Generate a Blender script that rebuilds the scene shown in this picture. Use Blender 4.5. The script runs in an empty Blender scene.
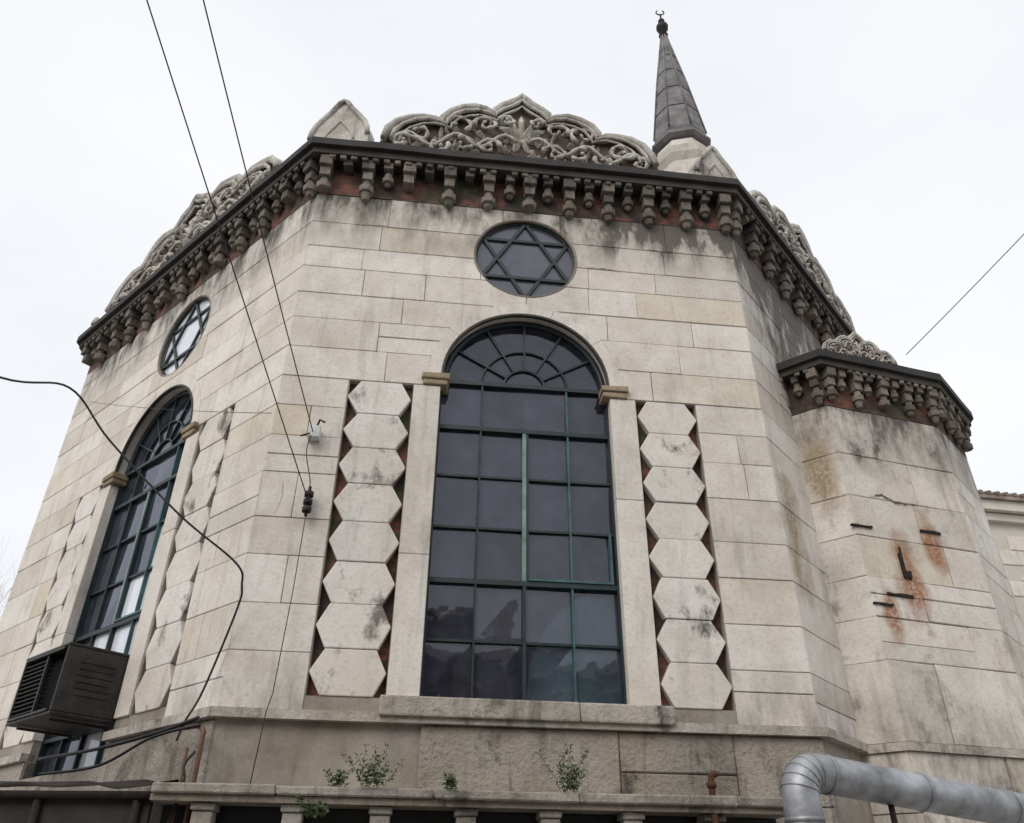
import bpy, bmesh, math, random
from mathutils import Vector, Matrix, noise
random.seed(11)
S=1.5; Z0=1.6
def W(x,y,z): return Vector((x*S,y*S,z*S+Z0))
scene=bpy.context.scene

# ---------------------------------------------------------------- materials
def newmat(name):
    m=bpy.data.materials.new(name); m.use_nodes=True
    nt=m.node_tree; nt.nodes.clear()
    out=nt.nodes.new('ShaderNodeOutputMaterial'); b=nt.nodes.new('ShaderNodeBsdfPrincipled')
    nt.links.new(b.outputs[0],out.inputs[0])
    return m,nt,b,out
def N(nt,t,**k):
    n=nt.nodes.new(t)
    for a,v in k.items(): setattr(n,a,v)
    return n
def mixc(nt,fac,a,b,mode='MIX'):
    n=N(nt,'ShaderNodeMix',data_type='RGBA',blend_type=mode)
    for i,v in ((0,fac),(6,a),(7,b)):
        if isinstance(v,(int,float)): n.inputs[i].default_value=v
        elif isinstance(v,tuple): n.inputs[i].default_value=(*v,1) if len(v)==3 else v
        else: nt.links.new(v,n.inputs[i])
    return n.outputs[2]
def mth(nt,op,a,b=0.0,clamp=False):
    n=N(nt,'ShaderNodeMath',operation=op); n.use_clamp=clamp
    for i,v in ((0,a),(1,b)):
        if isinstance(v,(int,float)): n.inputs[i].default_value=v
        else: nt.links.new(v,n.inputs[i])
    return n.outputs[0]
def ramp(nt,src,stops):
    r=N(nt,'ShaderNodeValToRGB'); nt.links.new(src,r.inputs[0])
    e=r.color_ramp.elements
    while len(e)<len(stops): e.new(0.5)
    for i,(p,c) in enumerate(stops):
        e[i].position=p
        e[i].color=(c,c,c,1) if isinstance(c,(int,float)) else (*c,1)
    return r.outputs[0]
def noi(nt,vec,scale,detail=4,rough=0.55,dist=0.0):
    n=N(nt,'ShaderNodeTexNoise'); n.inputs['Scale'].default_value=scale
    n.inputs['Detail'].default_value=detail; n.inputs['Roughness'].default_value=rough
    n.inputs['Distortion'].default_value=dist
    nt.links.new(vec,n.inputs['Vector']); return n.outputs[0]
def mapping(nt,vec,sc):
    n=N(nt,'ShaderNodeMapping'); n.inputs['Scale'].default_value=sc
    nt.links.new(vec,n.inputs[0]); return n.outputs[0]
def bump(nt,b,h,strength,dist=0.02):
    n=N(nt,'ShaderNodeBump'); n.inputs['Strength'].default_value=strength; n.inputs['Distance'].default_value=dist
    nt.links.new(h,n.inputs['Height']); nt.links.new(n.outputs[0],b.inputs['Normal'])
def mrange(nt,src,a,b):
    mr=N(nt,'ShaderNodeMapRange'); nt.links.new(src,mr.inputs[0]); mr.inputs[1].default_value=a; mr.inputs[2].default_value=b
    return mr.outputs[0]

def stone(name,stops,grime=0.5,topz=None,island=True,rough=0.85,bmp=0.3,botz=None,grimecol=(0.06,0.05,0.042),rightside=False,rust=[],patches=[],contrast=1.0,black=0.0,ochre=.25):
    m,nt,b,out=newmat(name)
    tc=N(nt,'ShaderNodeTexCoord').outputs['Object']
    geo=N(nt,'ShaderNodeNewGeometry')
    n1=noi(nt,tc,2.2,5,0.6)
    if island: col=ramp(nt,geo.outputs['Random Per Island'],stops)
    else: col=ramp(nt,n1,stops)
    k=contrast
    col=mixc(nt,0.9*k,col,ramp(nt,n1,[(0.32,(0.82,0.785,0.745)),(0.58,(1.0,1.0,1.0)),(0.8,(1.04,1.02,0.98))]),'MULTIPLY')
    nf=noi(nt,tc,24,4,0.65)
    col=mixc(nt,0.55*k,col,ramp(nt,nf,[(0.33,(0.72,0.695,0.67)),(0.5,(1,1,1))]),'MULTIPLY')
    oc=ramp(nt,noi(nt,mapping(nt,tc,(1.3,1.3,.5)),.8,4,0.6),[(0.55,0.0),(0.72,ochre)])
    col=mixc(nt,oc,col,(0.56,0.46,0.35))
    st=noi(nt,mapping(nt,tc,(4.5,4.5,0.55)),1.6,5,0.6,0.3)
    stm=ramp(nt,st,[(0.54,0.0),(0.76,1.0)])
    blot=ramp(nt,noi(nt,tc,0.85,6,0.65,0.4),[(0.52,0.0),(0.70,1.0)])
    mask=mth(nt,'MULTIPLY',stm,0.6*grime)
    mask=mth(nt,'ADD',mask,mth(nt,'MULTIPLY',blot,0.42*grime))
    if black:
        bl=ramp(nt,noi(nt,mapping(nt,tc,(1,1,.8)),1.9,6,0.7,0.2),[(0.56,0.0),(0.66,1.0)])
        mask=mth(nt,'ADD',mask,mth(nt,'MULTIPLY',bl,black))
    sep=N(nt,'ShaderNodeSeparateXYZ'); nt.links.new(tc,sep.inputs[0])
    if topz or botz or rightside:
        stn=ramp(nt,noi(nt,mapping(nt,tc,(2.2,2.2,0.8)),1.2,6,0.68,0.2),[(0.42,0.0),(0.62,1.0)])
    if topz:
        t=mth(nt,'MULTIPLY',mrange(nt,sep.outputs[2],topz[0],topz[1]),mth(nt,'ADD',mth(nt,'MULTIPLY',stn,1.0),0.22))
        mask=mth(nt,'ADD',mask,t)
    if botz:
        mask=mth(nt,'ADD',mask,mth(nt,'MULTIPLY',mrange(nt,sep.outputs[2],botz[1],botz[0]),mth(nt,'MULTIPLY',stn,0.5)))
    if rightside:
        mask=mth(nt,'ADD',mask,mth(nt,'MULTIPLY',mth(nt,'MULTIPLY',mrange(nt,sep.outputs[0],3.08,3.7),mrange(nt,sep.outputs[2],6.8,8.6)),mth(nt,'ADD',mth(nt,'MULTIPLY',stn,0.9),0.35)))
        mask=mth(nt,'ADD',mask,mth(nt,'MULTIPLY',mth(nt,'MULTIPLY',mrange(nt,sep.outputs[0],0.3,1.6),mrange(nt,sep.outputs[2],9.1,9.8)),mth(nt,'ADD',mth(nt,'MULTIPLY',stn,0.6),0.2)))
    mask=mth(nt,'MINIMUM',mask,0.90)
    col=mixc(nt,mask,col,grimecol)
    for lst,cc in ((rust,(0.30,0.115,0.035)),(patches,(0.27,0.185,0.085))):
        for (p,r) in lst:
            vm=N(nt,'ShaderNodeVectorMath',operation='DISTANCE'); nt.links.new(mapping(nt,tc,(1.3,1.3,0.5)),vm.inputs[0]); vm.inputs[1].default_value=(p[0]*1.3,p[1]*1.3,p[2]*0.5)
            dd=mth(nt,'ADD',vm.outputs['Value'],mth(nt,'MULTIPLY',mth(nt,'SUBTRACT',n1,0.5),r*1.6))
            f=mth(nt,'MULTIPLY',mrange(nt,dd,r,r*0.4),ramp(nt,nf,[(0.3,0.25),(0.55,1.0)]))
            col=mixc(nt,mth(nt,'MULTIPLY',f,0.9),col,cc)
    nt.links.new(col,b.inputs['Base Color']); b.inputs['Roughness'].default_value=rough
    h=mth(nt,'ADD',mth(nt,'MULTIPLY',nf,0.7),n1)
    bump(nt,b,h,bmp,0.03)
    return m
LIME=[(0.0,(0.62,0.575,0.52)),(0.15,(0.77,0.73,0.68)),(0.4,(0.72,0.67,0.615)),(0.6,(0.67,0.62,0.56)),(0.78,(0.78,0.745,0.70)),(0.92,(0.67,0.60,0.50)),(1.0,(0.59,0.55,0.50))]
M_stone=stone('limestone_blocks',LIME,0.42,topz=(8.9,10.1),botz=(3.2,4.0),rightside=True,contrast=.85,
    patches=[((2.073*S+.643*S*.22,5.614*S+.766*S*.22,Z0+2.55*S),0.46)])
M_bay=stone('bay_limestone',LIME,0.55,topz=(6.3,7.6),botz=(3.1,3.8),black=.45,
    rust=[((3.20*S,6.11*S,Z0+2.22*S),0.36),((3.52*S,6.2*S,Z0+2.64*S),0.22),((2.95*S,6.04*S,Z0+1.98*S),0.2)],patches=[((2.66*S,6.11*S,Z0+3.2*S),0.36)])
M_plain=stone('carved_limestone',[(0.3,(0.58,0.55,0.50)),(0.7,(0.68,0.645,0.59))],0.5,island=False)
M_hex=stone('hexagon_limestone',[(0.0,(0.67,0.635,0.59)),(0.5,(0.77,0.735,0.695)),(1.0,(0.69,0.64,0.58))],0.5,black=.8,contrast=.75)
M_jamb=stone('jamb_limestone',[(0.0,(0.68,0.635,0.58)),(1.0,(0.75,0.705,0.655))],0.55,contrast=.85)
M_core=stone('wall_mortar',[(0.3,(0.26,0.23,0.20)),(0.7,(0.36,0.325,0.285))],0.6,island=False)
M_plinth=stone('rough_plinth_stone',[(0,(0.31,0.275,0.235)),(0.5,(0.42,0.38,0.335)),(1,(0.25,0.225,0.195))],1.3,bmp=1.3,black=.7,contrast=1.1)
M_impost=stone('impost_stone',[(0.3,(0.24,0.18,0.11)),(0.7,(0.38,0.31,0.21))],0.7,island=False)
M_corb=stone('weathered_corbel_stone',[(0,(0.17,0.14,0.115)),(0.5,(0.30,0.26,0.22)),(1,(0.085,0.07,0.06))],1.2,bmp=0.9,topz=(9.85,10.5),black=.6)
M_bcorb=stone('bay_corbel_stone',[(0,(0.15,0.125,0.105)),(0.5,(0.25,0.215,0.18)),(1,(0.08,0.07,0.06))],1.2,bmp=0.9,black=.6)
M_eave=stone('blackened_eave',[(0.3,(0.016,0.015,0.015)),(0.7,(0.04,0.037,0.035))],0.3,island=False,rough=0.8,ochre=0)
M_eave2=stone('sooty_shaded_cornice',[(0.3,(0.03,0.026,0.022)),(0.7,(0.08,0.068,0.058))],0.6,island=False,ochre=0)  # soot, darkened further so the colour adds shade beneath the cornice
M_crest=stone('crest_stone',[(0.3,(0.46,0.435,0.40)),(0.7,(0.64,0.615,0.57))],0.9,island=False,bmp=0.9,black=.7)
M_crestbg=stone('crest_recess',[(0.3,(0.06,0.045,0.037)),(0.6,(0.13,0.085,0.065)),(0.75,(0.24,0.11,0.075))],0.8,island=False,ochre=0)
M_slab=stone('slab_stone',[(0.3,(0.38,0.35,0.31)),(0.7,(0.55,0.51,0.46))],1.1,island=False,bmp=0.9,black=.7)
M_ledge=stone('grimy_ledge_stone',[(0.3,(0.26,0.24,0.21)),(0.7,(0.42,0.39,0.35))],1.3,island=False,bmp=1.0,black=.7)
M_crack=stone('crack_grout',[(0.3,(0.09,0.075,0.06)),(0.7,(0.16,0.135,0.11))],0.3,island=False,ochre=0)

def simple(name,col,rough=0.7,metal=0.0,var=0.35,scale=6,bmp=0.2):
    m,nt,b,out=newmat(name)
    tc=N(nt,'ShaderNodeTexCoord').outputs['Object']
    n=noi(nt,tc,scale,5,0.6)
    lo=tuple(c*(1-var) for c in col); hi=tuple(min(1,c*(1+var*0.5)) for c in col)
    nt.links.new(ramp(nt,n,[(0.3,lo),(0.7,hi)]),b.inputs['Base Color'])
    b.inputs['Roughness'].default_value=rough; b.inputs['Metallic'].default_value=metal
    if bmp: bump(nt,b,noi(nt,tc,scale*6,3),bmp,0.01)
    return m
def brickmat(name):
    m,nt,b,out=newmat(name)
    tc=N(nt,'ShaderNodeTexCoord').outputs['Object']
    sep=N(nt,'ShaderNodeSeparateXYZ'); nt.links.new(tc,sep.inputs[0])
    cmb=N(nt,'ShaderNodeCombineXYZ'); nt.links.new(mth(nt,'ADD',sep.outputs[0],mth(nt,'MULTIPLY',sep.outputs[1],0.6)),cmb.inputs[0]); nt.links.new(sep.outputs[2],cmb.inputs[1])
    br=N(nt,'ShaderNodeTexBrick'); nt.links.new(cmb.outputs[0],br.inputs['Vector'])
    br.inputs['Color1'].default_value=(0.27,0.085,0.055,1); br.inputs['Color2'].default_value=(0.15,0.058,0.04,1); br.inputs['Mortar'].default_value=(0.12,0.10,0.085,1)
    br.inputs['Scale'].default_value=1; br.inputs['Brick Width'].default_value=0.2; br.inputs['Row Height'].default_value=0.065; br.inputs['Mortar Size'].default_value=0.008
    g=ramp(nt,noi(nt,tc,2.4,6,0.7),[(0.40,0.0),(0.54,0.93)])
    g2=ramp(nt,noi(nt,tc,1.7,5,0.65,0.3),[(0.53,0.0),(0.62,0.7)])
    col=mixc(nt,g,br.outputs[0],(0.035,0.03,0.026))
    col=mixc(nt,g2,col,(0.045,0.06,0.03))
    nt.links.new(col,b.inputs['Base Color']); b.inputs['Roughness'].default_value=0.9
    bump(nt,b,noi(nt,tc,30),0.6,0.02)
    return m
M_brick=brickmat('old_red_brick')
M_teal=simple('teal_window_paint',(0.05,0.12,0.12),0.5,var=0.5,scale=5)
M_tlight=simple('faded_teal_paint',(0.19,0.27,0.26),0.5,var=0.4,scale=5)
M_tdark=simple('dark_window_paint',(0.012,0.026,0.03),0.5,var=0.5,scale=9)
M_rust=simple('rusty_iron',(0.10,0.045,0.025),0.8,0.3,0.6,20)
M_iron=simple('black_iron',(0.03,0.018,0.013),0.85,0.2,0.6,20)
M_black=simple('black_cable_rubber',(0.012,0.012,0.013),0.6,bmp=0)
M_lead=simple('lead_sheet',(0.19,0.18,0.183),0.8,0.0,0.55,4,0.4)
M_zinc=simple('galvanised_steel',(0.40,0.415,0.44),0.5,0.5,0.65,3,0.3)
M_white=simple('white_plastic',(0.6,0.6,0.58),0.5)
M_ac=simple('grimy_ac_metal',(0.04,0.036,0.033),0.5,0.4,0.5,8)
M_acdark=simple('ac_louvre',(0.06,0.056,0.053),0.6)
M_void=simple('dark_window_void',(0.02,0.02,0.022),0.3,bmp=0)
M_copper=simple('brown_pipe_paint',(0.16,0.07,0.04),0.5,0.2,0.5,12)
M_leaf=simple('weed_leaves',(0.05,0.085,0.02),0.6,var=0.5,scale=25,bmp=0)
M_bark=simple('bark',(0.12,0.095,0.08),0.9,var=0.4,scale=15)
M_tin=simple('rusted_tin',(0.035,0.029,0.026),0.7,0.3,0.5,4)
M_curtain=simple('teal_interior_panel',(0.28,0.50,0.50),0.9,var=0.7,scale=1.2,bmp=0)
M_asph=simple('asphalt',(0.055,0.054,0.052),0.9,var=0.3,scale=3,bmp=0.5)
M_pave=simple('pavement_stone',(0.36,0.345,0.32),0.9,var=0.3,scale=2,bmp=0.3)
M_plas=simple('cream_plaster',(0.60,0.56,0.50),0.9,var=0.2,scale=1.2,bmp=0.2)
M_tile=simple('roof_tile',(0.25,0.20,0.17),0.85,var=0.5,scale=3)
M_oppo=simple('opposite_plaster',(0.30,0.275,0.24),0.9,var=0.3,scale=1)
def glassmat(name,diff,base,ior=1.7):
    m=bpy.data.materials.new(name); m.use_nodes=True; nt=m.node_tree; nt.nodes.clear()
    out=N(nt,'ShaderNodeOutputMaterial')
    tr=N(nt,'ShaderNodeBsdfTransparent'); tr.inputs[0].default_value=(0.75,0.8,0.83,1)
    gl=N(nt,'ShaderNodeBsdfGlossy'); gl.inputs['Roughness'].default_value=0.02; gl.inputs[0].default_value=(0.88,0.90,1.0,1)
    df=N(nt,'ShaderNodeBsdfDiffuse'); df.inputs[0].default_value=(*diff,1)
    tc=N(nt,'ShaderNodeTexCoord').outputs['Object']
    fr=N(nt,'ShaderNodeFresnel'); fr.inputs[0].default_value=ior
    bp=N(nt,'ShaderNodeBump'); bp.inputs['Strength'].default_value=0.12; bp.inputs['Distance'].default_value=0.02
    nt.links.new(noi(nt,tc,3,2),bp.inputs['Height']); nt.links.new(bp.outputs[0],gl.inputs['Normal'])
    m1=N(nt,'ShaderNodeMixShader'); m2=N(nt,'ShaderNodeMixShader')
    geo=N(nt,'ShaderNodeNewGeometry')
    dirt_sky=mth(nt,'ADD',mth(nt,'MULTIPLY',ramp(nt,noi(nt,tc,3.5,6,0.65),[(0.35,0.0),(0.75,1.0)]),0.12),mth(nt,'MULTIPLY',geo.outputs['Random Per Island'],0.10))
    dirt_sky=mth(nt,'ADD',dirt_sky,base)  # base lifts the dirt film; on the pale glass it carries painted sky reflection
    nt.links.new(dirt_sky,m1.inputs[0]); nt.links.new(tr.outputs[0],m1.inputs[1]); nt.links.new(df.outputs[0],m1.inputs[2])
    nt.links.new(fr.outputs[0],m2.inputs[0]); nt.links.new(m1.outputs[0],m2.inputs[1]); nt.links.new(gl.outputs[0],m2.inputs[2])
    nt.links.new(m2.outputs[0],out.inputs[0]); return m
M_glass=glassmat('dusty_glass',(0.24,0.26,0.37),0.03)
M_glassL=glassmat('sky_painted_glass',(0.78,0.81,0.86),0.85)  # pale diffuse colour paints bright sky reflection into left panes and oculus
M_glassO=glassmat('grey_oculus_glass',(0.22,0.225,0.26),0.35)

# ---------------------------------------------------------------- helpers
def empty(name):
    e=bpy.data.objects.new(name,None); scene.collection.objects.link(e); return e
def mk(name,bm,mats,parent=None,smooth=False,recalc=True):
    if recalc: bmesh.ops.recalc_face_normals(bm,faces=bm.faces)
    me=bpy.data.meshes.new(name); bm.to_mesh(me); bm.free()
    for m in mats: me.materials.append(m)
    if smooth:
        for p in me.polygons: p.use_smooth=True
    o=bpy.data.objects.new(name,me); scene.collection.objects.link(o)
    if parent: o.parent=parent
    return o
class Face:
    def __init__(s,a,b):
        s.a=Vector(a); s.b=Vector(b); v=s.b-s.a; s.L=v.length; s.d=v/s.L; s.n=Vector((s.d.y,-s.d.x))
    def P(s,t,z,o=0):
        q=s.a+s.d*t+s.n*o; return W(q.x,q.y,z)
def box(bm,F,t0,t1,z0,z1,o0,o1,mi=0,jit=0):
    vs=[]
    for o in (o0,o1):
        for t,z in ((t0,z0),(t1,z0),(t1,z1),(t0,z1)):
            j=[random.uniform(-jit,jit) for _ in range(2)] if jit else (0,0)
            vs.append(bm.verts.new(F.P(t+j[0],z+j[1],o)))
    for f in ((0,1,2,3),(4,5,6,7),(0,1,5,4),(1,2,6,5),(2,3,7,6),(3,0,4,7)):
        fc=bm.faces.new([vs[i] for i in f]); fc.material_index=mi
    return vs
def prism(bm,F,pts,o0,o1,mi=0):
    a=[bm.verts.new(F.P(t,z,o0)) for t,z in pts]; b=[bm.verts.new(F.P(t,z,o1)) for t,z in pts]
    n=len(pts)
    bm.faces.new(a).material_index=mi; bm.faces.new(b).material_index=mi
    for i in range(n):
        bm.faces.new((a[i],a[(i+1)%n],b[(i+1)%n],b[i])).material_index=mi
def tube(bm,pts,r,seg=6,mi=0,closed=False,cap=True):
    pts=[Vector(p) for p in pts]; n=len(pts); rings=[]
    up=None
    for i,p in enumerate(pts):
        if closed: tg=pts[(i+1)%n]-pts[i-1]
        else: tg=(pts[min(i+1,n-1)]-pts[max(i-1,0)])
        if tg.length<1e-9: tg=Vector((0,0,1))
        tg.normalize()
        if up is None:
            up=tg.orthogonal().normalized()
        else:
            up=(up-tg*up.dot(tg)); 
            if up.length<1e-6: up=tg.orthogonal()
            up.normalize()
        s=tg.cross(up); rr=r[i] if isinstance(r,(list,tuple)) else r
        rings.append([bm.verts.new(p+(up*math.cos(k*2*math.pi/seg)+s*math.sin(k*2*math.pi/seg))*rr) for k in range(seg)])
    m=n if closed else n-1
    for i in range(m):
        A=rings[i];B=rings[(i+1)%n]
        for k in range(seg):
            f=bm.faces.new((A[k],A[(k+1)%seg],B[(k+1)%seg],B[k])); f.material_index=mi; f.smooth=True
    if cap and not closed:
        bm.faces.new(rings[0]).material_index=mi; bm.faces.new(list(reversed(rings[-1]))).material_index=mi
def applybool(o,cutters):
    for c in cutters:
        m=o.modifiers.new('b','BOOLEAN'); m.operation='DIFFERENCE'; m.solver='EXACT'; m.object=c
    bpy.context.view_layer.update()
    dg=bpy.context.evaluated_depsgraph_get()
    me=bpy.data.meshes.new_from_object(o.evaluated_get(dg))
    o.modifiers.clear(); o.data=me
def kill(os):
    for o in os: bpy.data.objects.remove(o,do_unlink=True)
def offs(pts,i,o,closed=True):
    n=len(pts); p=Vector(pts[i])
    def nr(a,b):
        d=(Vector(b)-Vector(a)).normalized(); return Vector((d.y,-d.x))
    if closed or 0<i<n-1:
        n1=nr(pts[i-1],pts[i]); n2=nr(pts[i],pts[(i+1)%n])
        m=(n1+n2).normalized(); return p+m*(o/max(0.3,m.dot(n1)))
    if i==0: return p+nr(pts[0],pts[1])*o
    return p+nr(pts[-2],pts[-1])*o
def ring(bm,pts,z0,z1,oi,oo,mi=0,closed=True,step=0.3,jit=0.0):
    n=len(pts); prof=[(oi,z0),(oo,z0),(oo,z1),(oi,z1)]
    stations=[]
    m=n if closed else n-1
    for i in range(m):
        j=(i+1)%n
        L=(Vector(pts[j])-Vector(pts[i])).length; k=max(1,int(L/step))
        for q in range(k):
            f=q/k; jz=random.uniform(-jit,jit)
            stations.append([(offs(pts,i,o,closed).lerp(offs(pts,j,o,closed),f),z+jz) for o,z in prof])
    if not closed: stations.append([(offs(pts,n-1,o,closed),z) for o,z in prof])
    V=[[bm.verts.new(W(p.x,p.y,z)) for p,z in st] for st in stations]
    c=len(V)
    for i in range(c if closed else c-1):
        A=V[i];B=V[(i+1)%c]
        for k in range(4):
            bm.faces.new((A[k],A[(k+1)%4],B[(k+1)%4],B[k])).material_index=mi
    if not closed:
        bm.faces.new(V[0]); bm.faces.new(V[-1])

def partition(a,b,lo,hi):
    out=[a]; 
    while b-out[-1]>hi:
        out.append(out[-1]+random.uniform(lo,hi))
        if b-out[-1]<lo*0.6: out[-1]=b-lo*0.75; break
    out.append(b); return out

# ---------------------------------------------------------------- footprint (h units)
A=(-1.807,5.183); B=(2.073,5.614); C=(-5.27,8.19); D=(4.58,8.60)
E=(4.7,12.3); Fp=(2.0,14.6); G=(-2.2,14.3); Hh=(-5.6,12.0)
POLY=[C,A,B,D,E,Fp,G,Hh]
synagogue=empty('synagogue')
FL=Face(C,A); FF=Face(A,B); FR=Face(B,D)
others=[Face(D,E),Face(E,Fp),Face(Fp,G),Face(G,Hh),Face(Hh,C)]
g=0.0024
ZT=5.60
def blocks(bm,F,rows,intervals,lo=0.42,hi=1.05,o=0.0,depth=0.1,jit=0.0022,mi=0):
    for z0,z1 in zip(rows[:-1],rows[1:]):
        for a,b,c0,c1 in intervals(z0,z1):
            xs=partition(a,b,lo,hi) if b-a>hi else [a,b]
            if b-a>0.5 and b-a<=hi and random.random()<0.3: xs=[a,random.uniform(a+0.2,b-0.2),b]
            for i,(t0,t1) in enumerate(zip(xs[:-1],xs[1:])):
                e0=0 if (i==0 and c0) else g; e1=0 if (i==len(xs)-2 and c1) else g
                oo=o+random.uniform(-0.003,0.003)
                if z1-z0>0.3 and random.random()<0.2 and t1-t0>0.4:
                    zm=z0+(z1-z0)*random.uniform(0.4,0.6)
                    box(bm,F,t0+e0,t1-e1,z0+g,zm-g,-depth,oo,mi,jit); box(bm,F,t0+e0,t1-e1,zm+g,z1-g,-depth,oo+0.002,mi,jit)
                else: box(bm,F,t0+e0,t1-e1,z0+g,z1-g,-depth,oo,mi,jit)
def bev(bm,off=0.0035,seg=1):
    bmesh.ops.recalc_face_normals(bm,faces=bm.faces)
    bmesh.ops.bevel(bm,geom=list(bm.edges),offset=off*S,segments=seg,affect='EDGES',profile=0.6)

def archpts(c,w,z0,zs,n=32):
    p=[(c-w,z0),(c+w,z0)]
    for i in range(n+1):
        a=math.pi*i/n; p.append((c+w*math.cos(a),zs+w*math.sin(a)))
    return p
def circ(c,z,r,n=40): return [(c+r*math.cos(2*math.pi*i/n),z+r*math.sin(2*math.pi*i/n)) for i in range(n)]
def cutter(F,pts,o0,o1):
    bm=bmesh.new(); prism(bm,F,pts,o0,o1); return mk('cut',bm,[])
HW=0.695; PB=1.155
rowsLow=[1.062,1.42,1.74,2.08,2.36,2.72,3.03,3.30,3.57]
rowsTop=[3.57,3.86,4.16,4.43,4.72,4.96,5.25,ZT]
cutL=None
def windowface(F,c,tag,ZB,dz=0.0):
    global cutL
    ZS=3.68+dz
    bm=bmesh.new(); box(bm,F,0.0,F.L,-1.07,6.0,-0.34,-0.010); core=mk('wall_core_'+tag,bm,[M_core],synagogue)
    RZ=5.035+dz*.9; RR=0.465
    cuts=[cutter(F,archpts(c,HW,ZB-0.03,ZS),-0.6,0.3),cutter(F,circ(c,RZ,RR),-0.6,0.3)]
    for s in (-1,1):
        x=c+s*1.155
        cuts.append(cutter(F,[(x-.25,PB),(x+.25,PB),(x+.25,3.565),(x-.25,3.565)],-0.075,0.3))
    applybool(core,cuts); kill(cuts)
    bm=bmesh.new()
    def iv(z0,z1):
        if z1<=3.571: return [(0,c-1.41,1,0),(c+1.41,F.L,0,1)]
        return [(0,F.L,1,1)]
    blocks(bm,F,rowsLow,iv); blocks(bm,F,rowsTop,iv)
    bev(bm)
    ash=mk('ashlar_'+tag,bm,[M_stone],synagogue)
    cuts=[cutter(F,archpts(c,0.800,3.3,ZS),-0.6,0.3),cutter(F,circ(c,RZ,RR+0.005),-0.6,0.3)]
    applybool(ash,cuts); kill(cuts)
    bm=bmesh.new(); nv=5
    for k in range(nv):
        a0=math.pi*k/nv+0.002; a1=math.pi*(k+1)/nv-0.002; p=[]; m=9
        for q in range(m): a=a0+(a1-a0)*q/(m-1); p.append((c+0.798*math.cos(a),ZS+0.798*math.sin(a)))
        for q in range(m): a=a1+(a0-a1)*q/(m-1); p.append((c+(HW-.006)*math.cos(a),ZS+(HW-.006)*math.sin(a)))
        prism(bm,F,p,-0.10,0.003)
    mk('arch_band_'+tag,bm,[M_jamb],synagogue)
    bm=bmesh.new(); m=32
    for rr,rw,o0,o1 in ((HW-.004,.045,-.13,-.101),(HW-.004,.02,-.02,.012)):
        for k in range(m):
            a0=math.pi*k/m; a1=math.pi*(k+1)/m
            p=[(c+rr*math.cos(a0),ZS+rr*math.sin(a0)),(c+rr*math.cos(a1),ZS+rr*math.sin(a1)),(c+(rr-rw)*math.cos(a1),ZS+(rr-rw)*math.sin(a1)),(c+(rr-rw)*math.cos(a0),ZS+(rr-rw)*math.sin(a0))]
            prism(bm,F,p,o0,o1)
    mk('arch_soffit_'+tag,bm,[M_eave2],synagogue)
    bm=bmesh.new()
    tube(bm,[F.P(t,z,-0.012) for t,z in circ(c,RZ,RR+0.002)],0.017*S,6,0,True)
    mk('oculus_rim_'+tag,bm,[M_corb],synagogue)
    bm=bmesh.new()
    tube(bm,[F.P(t,z,-0.05) for t,z in circ(c,RZ,RR-0.012)],0.016*S,6,0,True)
    R=RR-0.015
    for ph in (90,-90):
        v=[(c+R*math.cos(math.radians(ph+120*i)),RZ+R*math.sin(math.radians(ph+120*i))) for i in range(3)]
        for i in range(3):
            p,q=Vector(v[i]),Vector(v[(i+1)%3]); d=(q-p).normalized(); nn=Vector((-d.y,d.x))*0.015
            prism(bm,F,[tuple(p+nn),tuple(q+nn),tuple(q-nn),tuple(p-nn)],-0.06,-0.035+0.004*(ph>0))
    mk('star_bars_'+tag,bm,[M_tdark],synagogue)
    bm=bmesh.new(); bm.faces.new([bm.verts.new(F.P(t,z,-0.056)) for t,z in circ(c,RZ,RR+0.003)])
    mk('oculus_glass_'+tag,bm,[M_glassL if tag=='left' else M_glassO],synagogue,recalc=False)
    bm=bmesh.new()
    for s in (-1,1):
        x0,x1=sorted((c+s*0.900,c+s*(HW-.006)))
        zz=[max(ZB,PB)+0.002,(2.05 if s<0 else 2.62)+random.uniform(-.1,.1),3.562+dz]
        for q0,q1 in zip(zz[:-1],zz[1:]): box(bm,F,x0,x1,q0+.0015,q1-.0015,-0.12,0.010)
    bev(bm,0.004)
    mk('jamb_stones_'+tag,bm,[M_jamb],synagogue)
    bm=bmesh.new()
    for s in (-1,1):
        x0,x1=sorted((c+s*0.83,c+s*0.63))
        box(bm,F,x0,x1,3.566+dz,3.615+dz,-0.12,0.03,0,.006); box(bm,F,x0-.010,x1+.012,3.617+dz,3.67+dz,-0.12,0.045,0,.006)
    bev(bm,0.012,2)
    mk('imposts_'+tag,bm,[M_impost],synagogue)
    if tag=='front':
        bm=bmesh.new(); x=c-0.94
        for w in (1.28,0.62):
            box(bm,F,x+.002,x+w-.002,1.035,ZB,-0.3,0.085,0,0.003); x+=w
        bev(bm,0.012,2)
        mk('window_sill_'+tag,bm,[M_slab],synagogue)
    bm=bmesh.new()
    bb=bmesh.new()
    for s in (-1,1):
        x=c+s*1.155; hz=(3.565-PB)/8
        for k in range(8):
            z=PB+hz*(k+0.5); a=0.247; f=0.165+random.uniform(-.01,.01); h=hz/2-0.002
            dx=random.uniform(-0.006,0.006)
            prism(bm,F,[(x-a+dx,z),(x-f,z-h),(x+f,z-h),(x+a+dx,z),(x+f,z+h),(x-f,z+h)],-0.07,0.0+random.uniform(-.006,.006))
        q=[bb.verts.new(F.P(t,z,-0.062)) for t,z in ((x-.249,PB+.001),(x+.249,PB+.001),(x+.249,3.564),(x-.249,3.564))]; bb.faces.new(q)
    bev(bm,0.008,2)
    mk('hexagon_stones_'+tag,bm,[M_hex],synagogue); mk('panel_brick_'+tag,bb,[M_brick],synagogue)
    # window frame
    O=-0.12
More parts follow.
